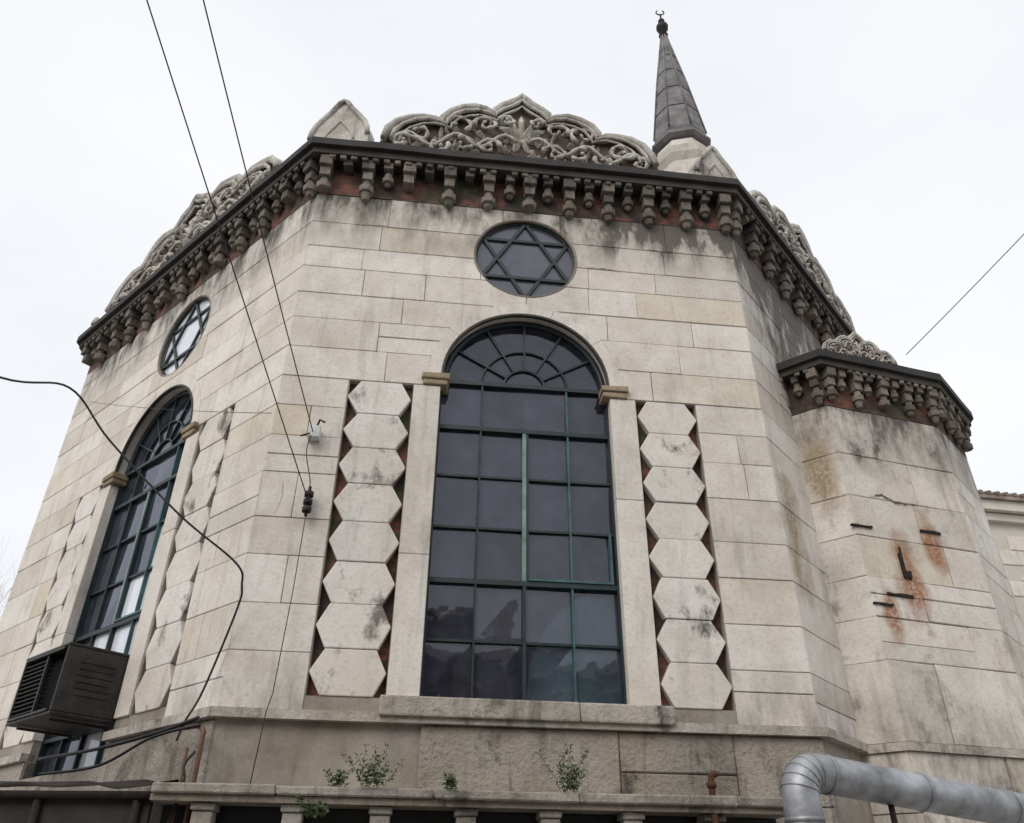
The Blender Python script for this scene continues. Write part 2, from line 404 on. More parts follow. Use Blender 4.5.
    zr=[1.155,1.57,1.99,2.405,2.83,3.25,ZS]; xs=[c-HW,c-HW/2,c,c+HW/2,c+HW]
    bm=bmesh.new()
    def bar(t0,t1,z0,z1,mi,dep=0.02,k=0): box(bm,F,t0,t1,z0,z1,O-0.01,O+dep+k*0.003,mi)
    for i,z in enumerate(zr[1:]):
        hv=(i in (1,4,5)); w=0.018 if hv else 0.009
        bar(c-HW-.01,c+HW+.01,z-w,z+w,1,0.035 if hv else 0.02,0)
    if ZB<1.1: bar(c-HW-.01,c+HW+.01,1.14,1.17,1,.04)
    bar(c-HW-.01,c+HW+.01,ZB-.02,ZB+.022,1,0.04)
    for i,x in enumerate(xs):
        if i in (0,4): bar(x-.03,x+.022,ZB+.001,ZS,1,0.042,1) if i==0 else bar(x-.022,x+.03,ZB+.001,ZS,1,0.042,1)
        elif i==2: bar(x-.012,x+.012,ZB+.03,1.97,1,0.03,1); bar(x-.016,x+.014,2.010,3.23,2,0.03,1)
        else: bar(x-.007,x+.007,ZB+.03,ZS-.02,1 if i==1 else 0,0.026,1)
    bar(c+.018,c+.032,2.010,3.23,1,0.022,2); bar(c+HW-.06,c+HW-.042,2.010,2.41,0,0.03,2)
    bar(c+.03,c+HW-.045,2.012,2.030,0,0.038,2)
    for r,w in ((0.17,0.012),(0.36,0.010),(0.665,0.026)):
        pts=[F.P(c+r*math.cos(math.pi*i/24),ZS+r*math.sin(math.pi*i/24),O+0.01) for i in range(25)]
        tube(bm,pts,w*S,5,1)
    for a in (30,60,90,120,150):
        ca,sa=math.cos(math.radians(a)),math.sin(math.radians(a)); r0=0.17; r1=0.68
        d=Vector((ca,sa)); nn=Vector((-sa,ca))*0.008; p=Vector((c,ZS))+d*r0; q=Vector((c,ZS))+d*r1
        prism(bm,F,[tuple(p+nn),tuple(q+nn),tuple(q-nn),tuple(p-nn)],O-0.005,O+0.02,1)
    mk('window_frame_'+tag,bm,[M_teal,M_tdark,M_tlight],synagogue)
    bm=bmesh.new()
    if ZB<1.1: zr=[ZB]+zr
    for r_,(z0,z1) in enumerate(zip(zr[:-1],zr[1:])):
        for c_,(x0,x1) in enumerate(zip(xs[:-1],xs[1:])):
            f=bm.faces.new([bm.verts.new(F.P(t,z,O-0.004+random.uniform(-.007,.007))) for t,z in ((x0,z0),(x1,z0),(x1,z1),(x0,z1))])
            if tag=='left' and (c_,r_) in ((3,0),(2,0),(3,2),(3,3),(2,2),(1,2),(2,3),(3,4)): f.material_index=1  # panes with the sky reflection painted in
    bm.faces.new([bm.verts.new(F.P(t,z,O-0.002)) for t,z in archpts(c,HW+.01,ZS,ZS)[2:]])
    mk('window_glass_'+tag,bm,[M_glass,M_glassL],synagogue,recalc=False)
    if tag=='front':
        bm=bmesh.new(); prev=None
        for k in range(25):
            f=k/24; t=c+0.02+0.66*f; zt=1.20+.80*math.sqrt(max(0,1-(1-f)**2))
            v=[bm.verts.new(F.P(t,z,-.16)) for z in (1.0,zt)]
            if prev: bm.faces.new((prev[0],v[0],v[1],prev[1]))
            prev=v
        mk('interior_panel_'+tag,bm,[M_curtain],synagogue)
    else:
        cutL=cutter(F,[(c-HW,ZB),(c+HW,ZB),(c+HW,1.3),(c-HW,1.3)],-0.6,0.3)

CF=1.93; CL=FL.L-2.06
windowface(FL,CL,'left',0.86,-.07)
windowface(FF,CF,'front',1.155)
bm=bmesh.new()
box(bm,FR,0,FR.L,-1.07,6.0,-0.34,-0.010)
for F in others: box(bm,F,0,F.L,-1.07,5.99,-0.34,-0.010)
mk('wall_core_rear',bm,[M_core],synagogue)
bm=bmesh.new()
for F in [FR]+others:
    blocks(bm,F,rowsLow+rowsTop[1:],lambda a,b:[(0,F.L,1,1)],0.5,1.2)
bev(bm)
mk('ashlar_rear',bm,[M_stone],synagogue)
bm=bmesh.new()
for F in [FL,FF,FR]+others:
    blocks(bm,F,[-1.06,-0.6,-0.2,0.2,0.58,0.995],lambda a,b:[(0,F.L,1,1)],0.5,1.3,o=0.012,jit=0.004)
bev(bm,0.008)
pl=mk('plinth_blocks',bm,[M_plinth],synagogue); applybool(pl,[cutL])
bm=bmesh.new(); ring(bm,POLY,1.0,1.058,-0.05,0.055,0,True,0.7,0.003)
sc=mk('string_course',bm,[M_slab],synagogue); applybool(sc,[cutL]); kill([cutL])
bm=bmesh.new(); bm.faces.new([bm.verts.new(W(p[0],p[1],6.04)) for p in POLY]); mk('roof_deck',bm,[M_lead],synagogue)
bm=bmesh.new(); bm.faces.new([bm.verts.new(W(p[0],p[1],-0.9)) for p in POLY]); mk('inner_floor',bm,[M_core],synagogue)
bm=bmesh.new()
ring(bm,POLY,6.03,6.11,-0.2,0.22,0,True,0.28,0.009)
mk('eave_lip',bm,[M_eave],synagogue)
bm=bmesh.new(); ring(bm,POLY,5.955,6.03,-0.2,0.175,0,True,0.5,0.002)
mk('cornice_bed',bm,[M_eave2],synagogue)
bm=bmesh.new(); ring(bm,POLY,ZT+0.003,5.954,-0.1,0.002,0,True,1.0,0)
mk('frieze_brick',bm,[M_brick],synagogue)

def octo(bm,F,t,z0,z1,o,r0,r1):
    n=8; a=[];b=[]
    for i in range(n):
        an=2*math.pi*(i+.5)/n
        a.append(bm.verts.new(F.P(t+r0*math.cos(an),z0,o+r0*math.sin(an)))); b.append(bm.verts.new(F.P(t+r1*math.cos(an),z1,o+r1*math.sin(an))))
    bm.faces.new(a); bm.faces.new(b)
    for i in range(n): bm.faces.new((a[i],a[(i+1)%n],b[(i+1)%n],b[i]))
def corbels(bm,F,zt,sp,k=1.0,t0=None,t1=None):
    t0=0.05 if t0 is None else t0; t1=F.L-0.05 if t1 is None else t1
    n=max(1,round((t1-t0)/sp))
    for i in range(2*n+1):
        t=t0+(t1-t0)*i/(2*n)+random.uniform(-.010,.010)*k
        J=random.uniform(-.010,.010)
        if i%2==0:
            w=0.058*k
            box(bm,F,t-w,t+w,zt-.12*k,zt-.001,-.05,.15*k+J,0,.005)
            box(bm,F,t-w*.8,t+w*.8,zt-.23*k,zt-.122*k,-.05,.115*k+J,0,.005)
            if random.random()<0.92:
                octo(bm,F,t,zt-.29*k,zt-.232*k,.06*k,.045*k,.04*k)
                octo(bm,F,t,zt-.36*k,zt-.292*k,.05*k,.068*k,.072*k)
                if random.random()<0.8: octo(bm,F,t,zt-(.40+random.uniform(0,.05))*k,zt-.362*k,.045*k,.03*k,.052*k)
        else:
            w=0.043*k
            box(bm,F,t-w,t+w,zt-.09*k,zt-.001,-.05,.13*k+J,0,.005)
            if random.random()<0.85:
                octo(bm,F,t,zt-.15*k,zt-.092*k,.06*k,.042*k,.035*k)
                octo(bm,F,t,zt-.21*k,zt-.152*k,.05*k,.055*k,.058*k)
                octo(bm,F,t,zt-.25*k,zt-.212*k,.045*k,.02*k,.04*k)
    m=int((t1-t0)/(.1*k))
    for i in range(m):
        t=t0+(t1-t0)*(i+.5)/m
        if random.random()<.9: box(bm,F,t-.028*k,t+.028*k,zt-.045*k,zt-.002,.13*k,.168*k,0,.004)
bm=bmesh.new()
for F in (FL,FF,FR): corbels(bm,F,5.955,0.375)
bev(bm,0.005)
mk('corbel_table',bm,[M_corb],synagogue)

# ---------------------------------------------------------------- carved crests
HALF=[(-1.3,0),(-1.3,.18),(-1.27,.31),(-1.19,.43),(-1.07,.51),(-.94,.54),(-.83,.52),(-.77,.48),(-.76,.55),(-.69,.66),(-.58,.73),(-.46,.76),(-.35,.74),(-.27,.69),(-.26,.75),(-.19,.83),(-.09,.90),(-.04,.95)]
def crest(F,c,sx,sz,zb,o,tag,rich=True,parent=None):
    parent=parent or synagogue
    out=HALF+[(0,1.0)]+[(-x,z) for x,z in reversed(HALF)]
    M=lambda x,z:(c+x*sx,zb+z*sz)
    k=(sx+sz)/2
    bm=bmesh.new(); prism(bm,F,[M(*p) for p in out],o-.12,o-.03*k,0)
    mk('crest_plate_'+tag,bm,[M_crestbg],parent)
    bm=bmesh.new()
    def line(pts,r,oo=0.02): tube(bm,[F.P(*M(x,z),o+oo*k) for x,z in pts],[r*k*S*random.uniform(.8,1.15) for _ in pts],6)
    line(out[1:-1],.042,0.01); line(out[1:-1],.05,-0.06)
    line([(x*.945,z*.92-.0) for x,z in out[1:-1]],.022,.03)
    line([(x*.89,z*.84-.0) for x,z in out[1:-1]],.014,.02)
    line([(-1.3,.03),(1.3,.03)],.04,.02)
    def spiral(cx,cz,R,a0,dr,turn=1.5,th=.021):
        n=20; p=[]
        for i in range(n):
            f=i/(n-1); a=math.radians(a0)+dr*f*turn*2*math.pi; r=R*(1-.8*f); p.append((cx+r*math.cos(a)*1.15,cz+r*math.sin(a)))
        tube(bm,[F.P(*M(x,z),o+.015*k+.012*math.sin(i*.8)) for i,(x,z) in enumerate(p)],[th*k*S*(1.1-.5*i/n+.35*math.sin(i*1.9)) for i in range(n)],5)
    def leaf(cx,cz,a,l,w):
        ca,sa=math.cos(math.radians(a)),math.sin(math.radians(a)); b0=[];ct=bm.verts.new(F.P(*M(cx+ca*l*.45,cz+sa*l*.45),o+.04*k))
        for q in range(8):
            u=2*math.pi*q/8; x=l/2+l/2*math.cos(u)*(1 if q%2==0 else .85); y=w/2*math.sin(u)*(1.1 if q%2 else .8)
            b0.append(bm.verts.new(F.P(*M(cx+ca*x-sa*y,cz+sa*x+ca*y),o-.025*k)))
        for q in range(8): bm.faces.new((b0[q],b0[(q+1)%8],ct))
    for s in (-1,1):
        m=-1 if s>0 else 1
        for (x,z,R,a,dr) in ((-.98,.32,.12,200,1),(-.80,.15,.09,30,-1),(-.62,.50,.13,-60,1),(-.56,.20,.10,120,-1),(-.34,.52,.11,200,-1),(-.32,.20,.11,0,1),(-.15,.60,.07,180,-1),(-1.14,.16,.08,90,1)):
            spiral(x*m+random.uniform(-.02,.02),z,R,a if m>0 else 180-a,dr*m,random.uniform(.9,1.3))
        for _ in range(48):
            x=random.uniform(.06,1.17); zm=.74-.40*(x/1.2)**2; z=random.uniform(.06,zm*.85)
            leaf(s*x,z,random.uniform(0,360),random.uniform(.07,.15),random.uniform(.03,.06))
        tube(bm,[F.P(*M(s*(.05+1.1*i/20),.30-.1*(i/20)+.09*math.sin(i*.75)),o+.02*k) for i in range(21)],.018*k*S,5)
    for a in (35,62,90,118,145): leaf(0,.40,a,.36 if a==90 else .30,.075)
    for a in (200,250,290,340): leaf(0,.40,a,.2,.07)
    mk('crest_carving_'+tag,bm,[M_crest],parent)
crest(FF,FF.L/2-.08,1.03,1.02,6.10,.12,'front')
crest(FL,FL.L/2-.1,1.35,1.0,6.10,.12,'left')
crest(FR,FR.L/2,1.15,1.0,6.10,.12,'right')
def acro(pt,nrm,w,h,tag,zb=6.1,dep=.3,out=.1):
    n=Vector(nrm).normalized(); d=Vector((-n.y,n.x)); a=Vector(pt)+n*out-d*w
    F=Face(a,a+d*2*w)
    prof=[(-1,0),(-1,.30),(-.97,.42),(-.85,.55),(-.62,.68),(-.35,.82),(-.12,.97),(0,1.0),(.12,.97),(.35,.82),(.62,.68),(.85,.55),(.97,.42),(1,.30),(1,0)]
    bm=bmesh.new(); prism(bm,F,[(w+x*w,zb+z*h) for x,z in prof],-dep,0)
    for oo in (0.004,-dep*.5,-dep):
        tube(bm,[F.P(w+x*w*.96,zb+z*h*.97,oo) for x,z in prof[1:-1]],.028*S,6)
    tube(bm,[F.P(w+x*w*.5,zb+.06+z*h*.5,0.0) for x,z in prof[1:-1]],.016*S,6)
    mk('acroterion_'+tag,bm,[M_crest],synagogue)
acro((-1.69,5.24),FF.n*2.2+FL.n,.30,.78,'a'); acro((2.0,5.66),FF.n*1.6+FR.n,.25,.66,'b',dep=.25); acro(C,others[-1].n+FL.n,.22,.35,'c')

# ---------------------------------------------------------------- spire
def lathe(bm,cx,cy,prof,n=8,mi=0,rot=0.2):
    R=[[bm.verts.new(W(cx+r*math.cos(rot+2*math.pi*i/n),cy+r*math.sin(rot+2*math.pi*i/n),z)) for i in range(n)] for r,z in prof]
    for a,b in zip(R[:-1],R[1:]):
        for i in range(n): bm.faces.new((a[i],a[(i+1)%n],b[(i+1)%n],b[i])).material_index=mi
    bm.faces.new(R[0]); bm.faces.new(R[-1])
sx,sy=2.2,7.0
sxx=sx-.04
bm=bmesh.new(); lathe(bm,sxx,sy,[(.42,6.0),(.42,7.5),(.38,7.85),(.44,7.95),(.46,8.05),(.36,8.1),(.33,8.28),(.28,8.35)],8,0)
mk('spire_drum',bm,[M_plain],synagogue)
bm=bmesh.new(); lathe(bm,sxx,sy,[(.36,8.33),(.40,8.36),(.40,8.40),(.345,8.45),(.355,8.52),(.21,9.7),(.035,10.90)],8,0)
for i in range(8):
    a=.2+2*math.pi*i/8
    tube(bm,[W(sxx+r*math.cos(a),sy+r*math.sin(a),z) for r,z in ((.36,8.52),(.215,9.7),(.04,10.90))],.012*S,5)
for z,r in ((9.0,.297),(9.45,.242),(9.9,.182),(10.3,.124)):
    tube(bm,[W(sxx+r*1.02*math.cos(.2+2*math.pi*i/8),sy+r*1.02*math.sin(.2+2*math.pi*i/8),z) for i in range(8)],.007*S,4,0,True)
mk('spire_cone',bm,[M_lead],synagogue)
bm=bmesh.new(); lathe(bm,sxx,sy,[(.02,10.86),(.07,10.92),(.02,10.99),(.085,11.08),(.09,11.14),(.02,11.22),(.05,11.28),(.015,11.34),(.012,11.46)],10,0)
tube(bm,[W(sxx+.06*math.cos(math.radians(a)),sy,11.50+.06*math.sin(math.radians(a))) for a in range(-230,51,28)],.010*S,5)
mk('spire_finial',bm,[M_tin],synagogue)

# ---------------------------------------------------------------- side bay
P0=(2.62,6.9);P1=(2.49,6.24);P2=(2.80,5.99);P3=(3.95,6.34);P4=(4.52,6.95);P5=(4.75,8.7)
BP=[P0,P1,P2,P3,P4,P5]
bm=bmesh.new()
bf=[Face(p,q) for p,q in zip(BP[:-1],BP[1:])]
rb=[1.05,1.62,1.95,2.27,2.62,2.98,3.38,3.86]
for F in bf:
    blocks(bm,F,rb,lambda a,b:[(0,F.L,1,1)],0.40,0.95,jit=0.006)
    blocks(bm,F,[-1.06,-.5,0.1,.6,.99],lambda a,b:[(0,F.L,1,1)],0.5,1.2,o=.015,jit=.004)
bev(bm,0.005)
mk('bay_ashlar',bm,[M_bay],synagogue)
bm=bmesh.new()
for F in bf: box(bm,F,0,F.L,-1.07,4.2,-.2,-.010)
mk('bay_core',bm,[M_core],synagogue)
bm=bmesh.new(); ring(bm,BP,.99,1.046,-.05,.035,0,False,.7,.003); mk('bay_string_course',bm,[M_slab],synagogue)
bm=bmesh.new(); ring(bm,BP,4.28,4.355,-.2,.165,0,False,.25,.007)
mk('bay_eave',bm,[M_eave],synagogue)
bm=bmesh.new(); ring(bm,BP,4.215,4.279,-.2,.13,0,False,.5,.002); mk('bay_cornice',bm,[M_eave2],synagogue)
bm=bmesh.new(); ring(bm,BP,3.862,4.214,-.1,.002,0,False,1,0); mk('bay_frieze',bm,[M_brick],synagogue)
bm=bmesh.new()
for F in bf: corbels(bm,F,4.214,0.27,.78,.04,F.L-.04)
bev(bm,0.004); mk('bay_corbels',bm,[M_bcorb],synagogue)
bm=bmesh.new()
top=[offs(BP,i,.1,False) for i in range(6)]
apex=bm.verts.new(W(3.5,7.4,4.75)); tv=[bm.verts.new(W(p.x,p.y,4.355)) for p in top]
for a,b in zip(tv[:-1],tv[1:]): bm.faces.new((a,b,apex))
mk('bay_roof',bm,[M_lead],synagogue)
crest(bf[2],.43,.30,.36,4.345,.10,'bay')
bm=bmesh.new(); F=bf[2]
for (t,z,w,h) in ((.06,2.70,.10,.010),(.75,2.74,.10,.012),(.09,2.05,.09,.010),(.27,2.14,.12,.012),(.37,2.42,.014,.13),(.40,2.32,.03,.035)):
    n=5; p=[]
    for i in range(n): p.append((t-w+2*w*i/(n-1),z-h*random.uniform(.5,1.2)))
    for i in range(n): p.append((t+w-2*w*i/(n-1),z+h*random.uniform(.5,1.2)))
    prism(bm,F,p,-.01,.016)
mk('iron_clamps',bm,[M_iron],synagogue)
def crack(bm,F,pts,w,o=.0055):
    P=[]
    for (a,b),(c_,d) in zip(pts[:-1],pts[1:]):
        for k in range(7):
            f=k/7; P.append(Vector((a+(c_-a)*f+random.uniform(-.008,.008),b+(d-b)*f+random.uniform(-.009,.009))))
    P.append(Vector(pts[-1])); n=len(P)
    L=[];R=[]
    for i,p in enumerate(P):
        d=(P[min(i+1,n-1)]-P[max(i-1,0)]).normalized(); q=Vector((-d.y,d.x))*w*random.uniform(.3,1.2)*math.sin(math.pi*(i+.4)/(n-.2))
        L.append(bm.verts.new(F.P(*(p+q),o))); R.append(bm.verts.new(F.P(*(p-q),o)))
    for i in range(n-1): bm.faces.new((R[i],R[i+1],L[i+1],L[i]))
bm=bmesh.new(); F=bf[2]
crack(bm,F,[(.22,2.985),(.34,3.02),(.5,2.97),(.72,2.98)],.011)
crack(bm,F,[(.1,3.39),(.25,3.375),(.42,3.39)],.005)
F=FF
crack(bm,F,[(2.42,4.965),(2.62,4.97),(2.8,4.955)],.005)
crack(bm,F,[(3.05,5.26),(3.2,5.245),(3.35,5.255)],.005)
crack(bm,F,[(.4,5.25),(.55,5.26),(.8,5.245)],.004)
crack(bm,F,[(.13,2.37),(.16,2.5),(.14,2.7)],.002)
mk('wall_cracks',bm,[M_crack],synagogue,recalc=False)

# ---------------------------------------------------------------- cables
def cable(name,pts,r,mat=M_black,sag=0.0,n=14):
    bm=bmesh.new(); P=[]
    for i,(p,q) in enumerate(zip(pts[:-1],pts[1:])):
        p=Vector(p);q=Vector(q); m=n if len(pts)==2 else 1
        for k in range(m):
            f=k/m; v=p.lerp(q,f); v.z-=sag*4*f*(1-f); P.append(v)
    P.append(Vector(pts[-1]))
    tube(bm,[W(*p) for p in P],r,5); return mk(name,bm,[mat])
def smooth(pts,k=8):
    P=[Vector(p) for p in pts]; o=[]
    for i in range(len(P)-1):
        p0=P[max(i-1,0)];p1=P[i];p2=P[i+1];p3=P[min(i+2,len(P)-1)]
        for j in range(k):
            t=j/k; o.append(0.5*((2*p1)+(p2-p0)*t+(2*p0-5*p1+4*p2-p3)*t*t+(3*p1-p0-3*p2+p3)*t**3))
    o.append(P[-1]); return o
e1=Vector((-1.437,5.14,2.464)); s1=Vector((-1.98,2.5,4.15))
cable('overhead_cable',[s1+(s1-e1)*1.5,e1],.0064,sag=.03,n=20)
e2=Vector((-1.48,5.136,3.021)); s2=Vector((-1.66,2.5,4.16))
cable('overhead_cable.001',[s2+(s2-e2)*1.5,e2],.0064,sag=.09,n=20)
cable('black_power_cable',smooth([(-4.6,2.6,2.9),(-3.6,3.5,2.75),(-3.09,4,2.71),(-2.98,4.5,2.97),(-2.715,4.7,2.68),(-2.2,4.87,2.22),(-1.80,4.98,1.93),(-1.755,5.05,1.80),(-1.773,5.10,1.659),(-1.915,5.19,1.173),(-1.975,5.16,.98),(-2.0,5.15,.86)]),.0115)
cable('downlead_wire',[(e1.x,e1.y+.01,e1.z),(-1.45,5.17,1.8),(-1.47,5.16,1.15),(-1.47,5.08,1.02),(-1.5,5.10,.6)],.005)
cable('wall_wire',[(-4.72,7.55,4.8),(e2.x-.3,e2.y-.1,3.12)],.004,sag=.03)
cable('wall_wire.001',smooth([tuple(e2),(-1.50,5.12,2.85),(-1.44,5.13,2.6),tuple(e1)]),.006)
cable('right_wire',[(3.78,6.2,4.58),(5.1,3.7,5.55)],.006,sag=.03)
jb=empty('wall_junction_box')
bm=bmesh.new(); F=FF
box(bm,F,.28,.37,2.98,3.08,.0,.09); bev(bm,.008,2); mk('box_body',bm,[M_white],jb)
bm=bmesh.new(); tube(bm,[F.P(.33,3.06,.05),F.P(.36,3.12,.1),F.P(.40,3.10,.1)],.014); tube(bm,[F.P(.30,3.0,.1),F.P(.24,2.96,.12)],.01); mk('hook',bm,[M_rust],jb)
ins=empty('cable_insulator')
bm=bmesh.new()
for z in (2.40,2.46,2.52): tube(bm,[F.P(.36,z-.018,.06),F.P(.36,z+.018,.06)],.05,8)
tube(bm,[F.P(.36,2.35,.06),F.P(.36,2.58,.06)],.02,6); tube(bm,[F.P(.36,2.46,.0),F.P(.36,2.46,.08)],.02,6)
mk('insulator_body',bm,[M_tin],ins)

# ---------------------------------------------------------------- AC unit
ac=empty('air_conditioner')
def TL(t): return FL.L-t
F=FL
bm=bmesh.new()
x0,x1=TL(2.12),TL(1.38); z0,z1=1.13,1.62; o0,o1=-.10,.45
box(bm,F,x0,x1,z1-.02,z1,o0,o1); box(bm,F,x0,x1,z0,z0+.02,o0,o1)
box(bm,F,x0+.001,x0+.02,z0+.021,z1-.021,o0,o1-.002); box(bm,F,x1-.02,x1-.001,z0+.021,z1-.021,o0,o1-.002)
box(bm,F,x0+.40,x0+.42,z0+.021,z1-.021,o1-.03,o1-.003)
box(bm,F,x0+.02,x1-.02,z0+.021,z1-.021,o0,o0+.02)
for zz in (z0+.02,z1-.045): box(bm,F,x0+.05,x1-.05,zz,zz+.02,o1-.02,o1+.012)
for q in range(6): box(bm,F,x1-.001,x1+.006,z0+.14+q*.045,z0+.155+q*.045,.08,.34)
bev(bm,.004)
mk('casing',bm,[M_ac],ac)
bm=bmesh.new()
z=z0+.06
while z<z1-.06:
    box(bm,F,x0+.022,x0+.398,z,z+.005,o1-.07,o1-.01); z+=.032
box(bm,F,x0+.022,x1-.022,z0+.022,z1-.022,o1-.16,o1-.14)
mk('louvres',bm,[M_acdark],ac)
bm=bmesh.new()
for x in (x0+.1,x1-.1):
    tube(bm,[F.P(x,z0-.02,.0),F.P(x,z0-.02,.4)],.018,4)
mk('support_bracket',bm,[M_rust],ac)

# ---------------------------------------------------------------- lower slab with brackets
slab=empty('stone_balcony_cornice')
d0=Vector((.994,.110))
SA=Vector((-1.95,4.80)); SF=Face(SA,SA+d0*3.66)
bm=bmesh.new(); x=0
while x<SF.L-.1:
    w=random.uniform(.6,1.0); box(bm,SF,x+.003,min(x+w,SF.L)-.003,.54,.592,-.36,random.uniform(-.008,.008),0,.005); x+=w
bev(bm,.008)
mk('slab_top',bm,[M_ledge],slab)
bm=bmesh.new(); box(bm,SF,.0,SF.L,.505,.539,-.34,-.03); mk('slab_moulding',bm,[M_corb],slab)
bm=bmesh.new()
x=.28
while x<SF.L:
    box(bm,SF,x-.055,x+.055,-.2,.462,-.2,-.075,0,.003); box(bm,SF,x-.065,x+.065,.464,.503,-.22,-.06,0,.003); x+=.485
bev(bm,.006)
mk('pillars',bm,[M_ledge],slab)
bm=bmesh.new(); box(bm,SF,.02,SF.L-.02,-1.06,.5,-.35,-.26); mk('back_wall',bm,[M_void],slab)
bm=bmesh.new(); box(bm,SF,.0,SF.L,-1.06,-.2,-.255,-.03); mk('parapet_base',bm,[M_plinth],slab)

can=empty('tin_canopy')
bm=bmesh.new()
n=34; prev=None
for k in range(n+1):
    x=-5.4+3.42*k/n; zz=.585+.010*math.sin(k*1.7)+random.uniform(-.005,.005)
    v=[bm.verts.new(W(x,y,z)) for y,z in ((4.88,zz),(6.2-(x+5)*.25,zz+.1),(6.2-(x+5)*.25,zz+.09),(4.88,zz-.012))]
    if prev:
        for i in range(4): bm.faces.new((prev[i],prev[(i+1)%4],v[(i+1)%4],v[i]))
    prev=v
mk('corrugated_sheet',bm,[M_tin],can)
bm=bmesh.new()
box(bm,Face((-5.4,4.93),(-1.98,4.93)),0,3.42,-.3,.555,-.03,0)
mk('dark_fascia_board',bm,[M_tin],can)
bm=bmesh.new()
tube(bm,[W(-5.4,4.90,.52),W(-1.98,4.90,.535)],.04,4)
for x in (-4.6,-3.6,-2.6,-2.05): tube(bm,[W(x,4.91,-1.06),W(x,4.91,.53)],.035,6)
mk('canopy_posts',bm,[M_iron],can)

bm=bmesh.new()
tube(bm,[W(*p) for p in smooth([(-1.80,5.02,.3),(-1.80,5.02,.82),(-1.81,5.03,.90),(-1.86,5.06,.93),(-1.95,5.12,.93)],5)],.022,8)
tube(bm,[W(-1.87,5.0,.3),W(-1.87,5.0,.8)],.014,8)
mk('brown_water_pipe',bm,[M_copper])
cable('pipe_cable',smooth([(-1.85,5.02,.97),(-2.2,5.3,.93),(-2.6,5.45,.86),(-3.2,5.9,.86)]),.018)
cable('pipe_cable.001',smooth([(-1.83,5.02,.93),(-2.15,5.15,.88),(-2.5,5.3,.74),(-2.9,5.4,.70)]),.014)
cable('pipe_cable.002',smooth([(-1.82,5.0,.78),(-1.86,4.98,.7),(-1.84,4.97,.6),(-1.9,4.97,.3)]),.012)
bm=bmesh.new()
tube(bm,[W(*p) for p in smooth([(1.21,5.2,.35),(1.21,5.2,.66),(1.22,5.2,.71),(1.25,5.22,.72)],4)],.03,8)
tube(bm,[W(1.21,5.2,.64),W(1.21,5.2,.67)],.045,8)
mk('rusty_vent_pipe',bm,[M_rust])

# duct
duct=empty('galvanised_duct')
RD=.100
dv=Vector((3.16-1.6,5.4-4.72,-.125)).normalized()
cen=[]
for a in range(0,91,15):
    u=math.radians(a); r=.14
    cen.append(Vector((1.57,4.72,.54))+dv*(r*(1-math.cos(u)))+Vector((0,0,r*math.sin(u))))
path=[Vector((1.57,4.72,-1.05)),Vector((1.57,4.72,.44))]+cen+[cen[-1]+dv*3.1]
bm=bmesh.new(); tube(bm,[W(*p) for p in path],RD*S,20); 
mk('duct_pipe',bm,[M_zinc],duct)
bm=bmesh.new()
def band(p,d,w=.012,r=RD+.005):
    d=Vector(d).normalized(); tube(bm,[W(*(p-d*w)),W(*(p+d*w))],r*S,20)
band(Vector((1.57,4.72,.43)),(0,0,1)); band(Vector((1.57,4.72,.05)),(0,0,1))
for i,c_ in enumerate(cen[1:-1]):
    band(c_,cen[i+2]-cen[i],.004,RD+.004)
for q in (.06,.75,1.45,2.2,2.9): band(cen[-1]+dv*q,dv)
mk('duct_collars',bm,[M_zinc],duct)
bm=bmesh.new()
for q in (.5,1.7): 
    p=cen[-1]+dv*q; tube(bm,[W(*p),W(p.x,p.y,-1.06)],.025,6)
mk('duct_stands',bm,[M_iron],duct)

# ---------------------------------------------------------------- weeds
def weed(name,x,y,z,h,n,spread):
    bm=bmesh.new()
    for i in range(n):
        a=random.uniform(0,2*math.pi); l=h*random.uniform(.4,1.0); p=Vector(W(x+random.uniform(-.05,.05)*spread,y+random.uniform(-.02,.02),z)); P=[p.copy()]
        v=Vector((math.cos(a)*.45*spread,math.sin(a)*.4,1)).normalized()
        for k in range(6):
            p=p+v*l/6; v=(v+Vector((random.uniform(-.22,.22),random.uniform(-.2,.2),random.uniform(-.15,.05)))).normalized(); P.append(p.copy())
            for q in range(4):
                s=random.uniform(.016,.036); d=Vector((random.uniform(-1,1),random.uniform(-1,1),random.uniform(-.4,.8))).normalized(); e=d.orthogonal().normalized()
                b=p+d*.01
                bm.faces.new([bm.verts.new(w) for w in (b,b+d*s*.6+e*s*.33,b+d*s*1.3,b+d*s*.6-e*s*.33)])
        tube(bm,P,.0022,3)
    return mk(name,bm,[M_leaf])
weed('weed_plant',-.76,4.93,.59,.36,16,1.3)
weed('weed_plant.001',-.30,4.98,.59,.14,7,.8)
weed('weed_plant.002',.35,5.05,.59,.42,16,1.1)
weed('weed_plant.003',-1.02,4.72,.42,.16,8,1.2)
weed('weed_plant.004',-.98,5.08,.60,.2,7,1.0)

# ---------------------------------------------------------------- background
tree=empty('bare_tree')
bm=bmesh.new()
def branch(p,d,l,r,dep):
    P=[p.copy()];R=[r]; n=5
    for k in range(n):
        d=(d+Vector((random.uniform(-.18,.18),random.uniform(-.18,.18),random.uniform(-.05,.14)))).normalized()
        p=p+d*l/n; P.append(p.copy()); R.append(r*(1-.5*(k+1)/n))
        if dep>0 and k>=1:
            for _ in range(2 if dep<4 else 1):
                e=(d+Vector((random.uniform(-1,1),random.uniform(-1,1),random.uniform(-.3,.7)))*.75).normalized()
                branch(p,e,l*random.uniform(.5,.72),R[-1]*.6,dep-1)
    tube(bm,P,R,5 if dep>2 else 3)
branch(Vector((-11.9,16.3,-.1)),Vector((0.0,0,1)),4.3,.15,4)
mk('trunk_and_branches',bm,[M_bark],tree)

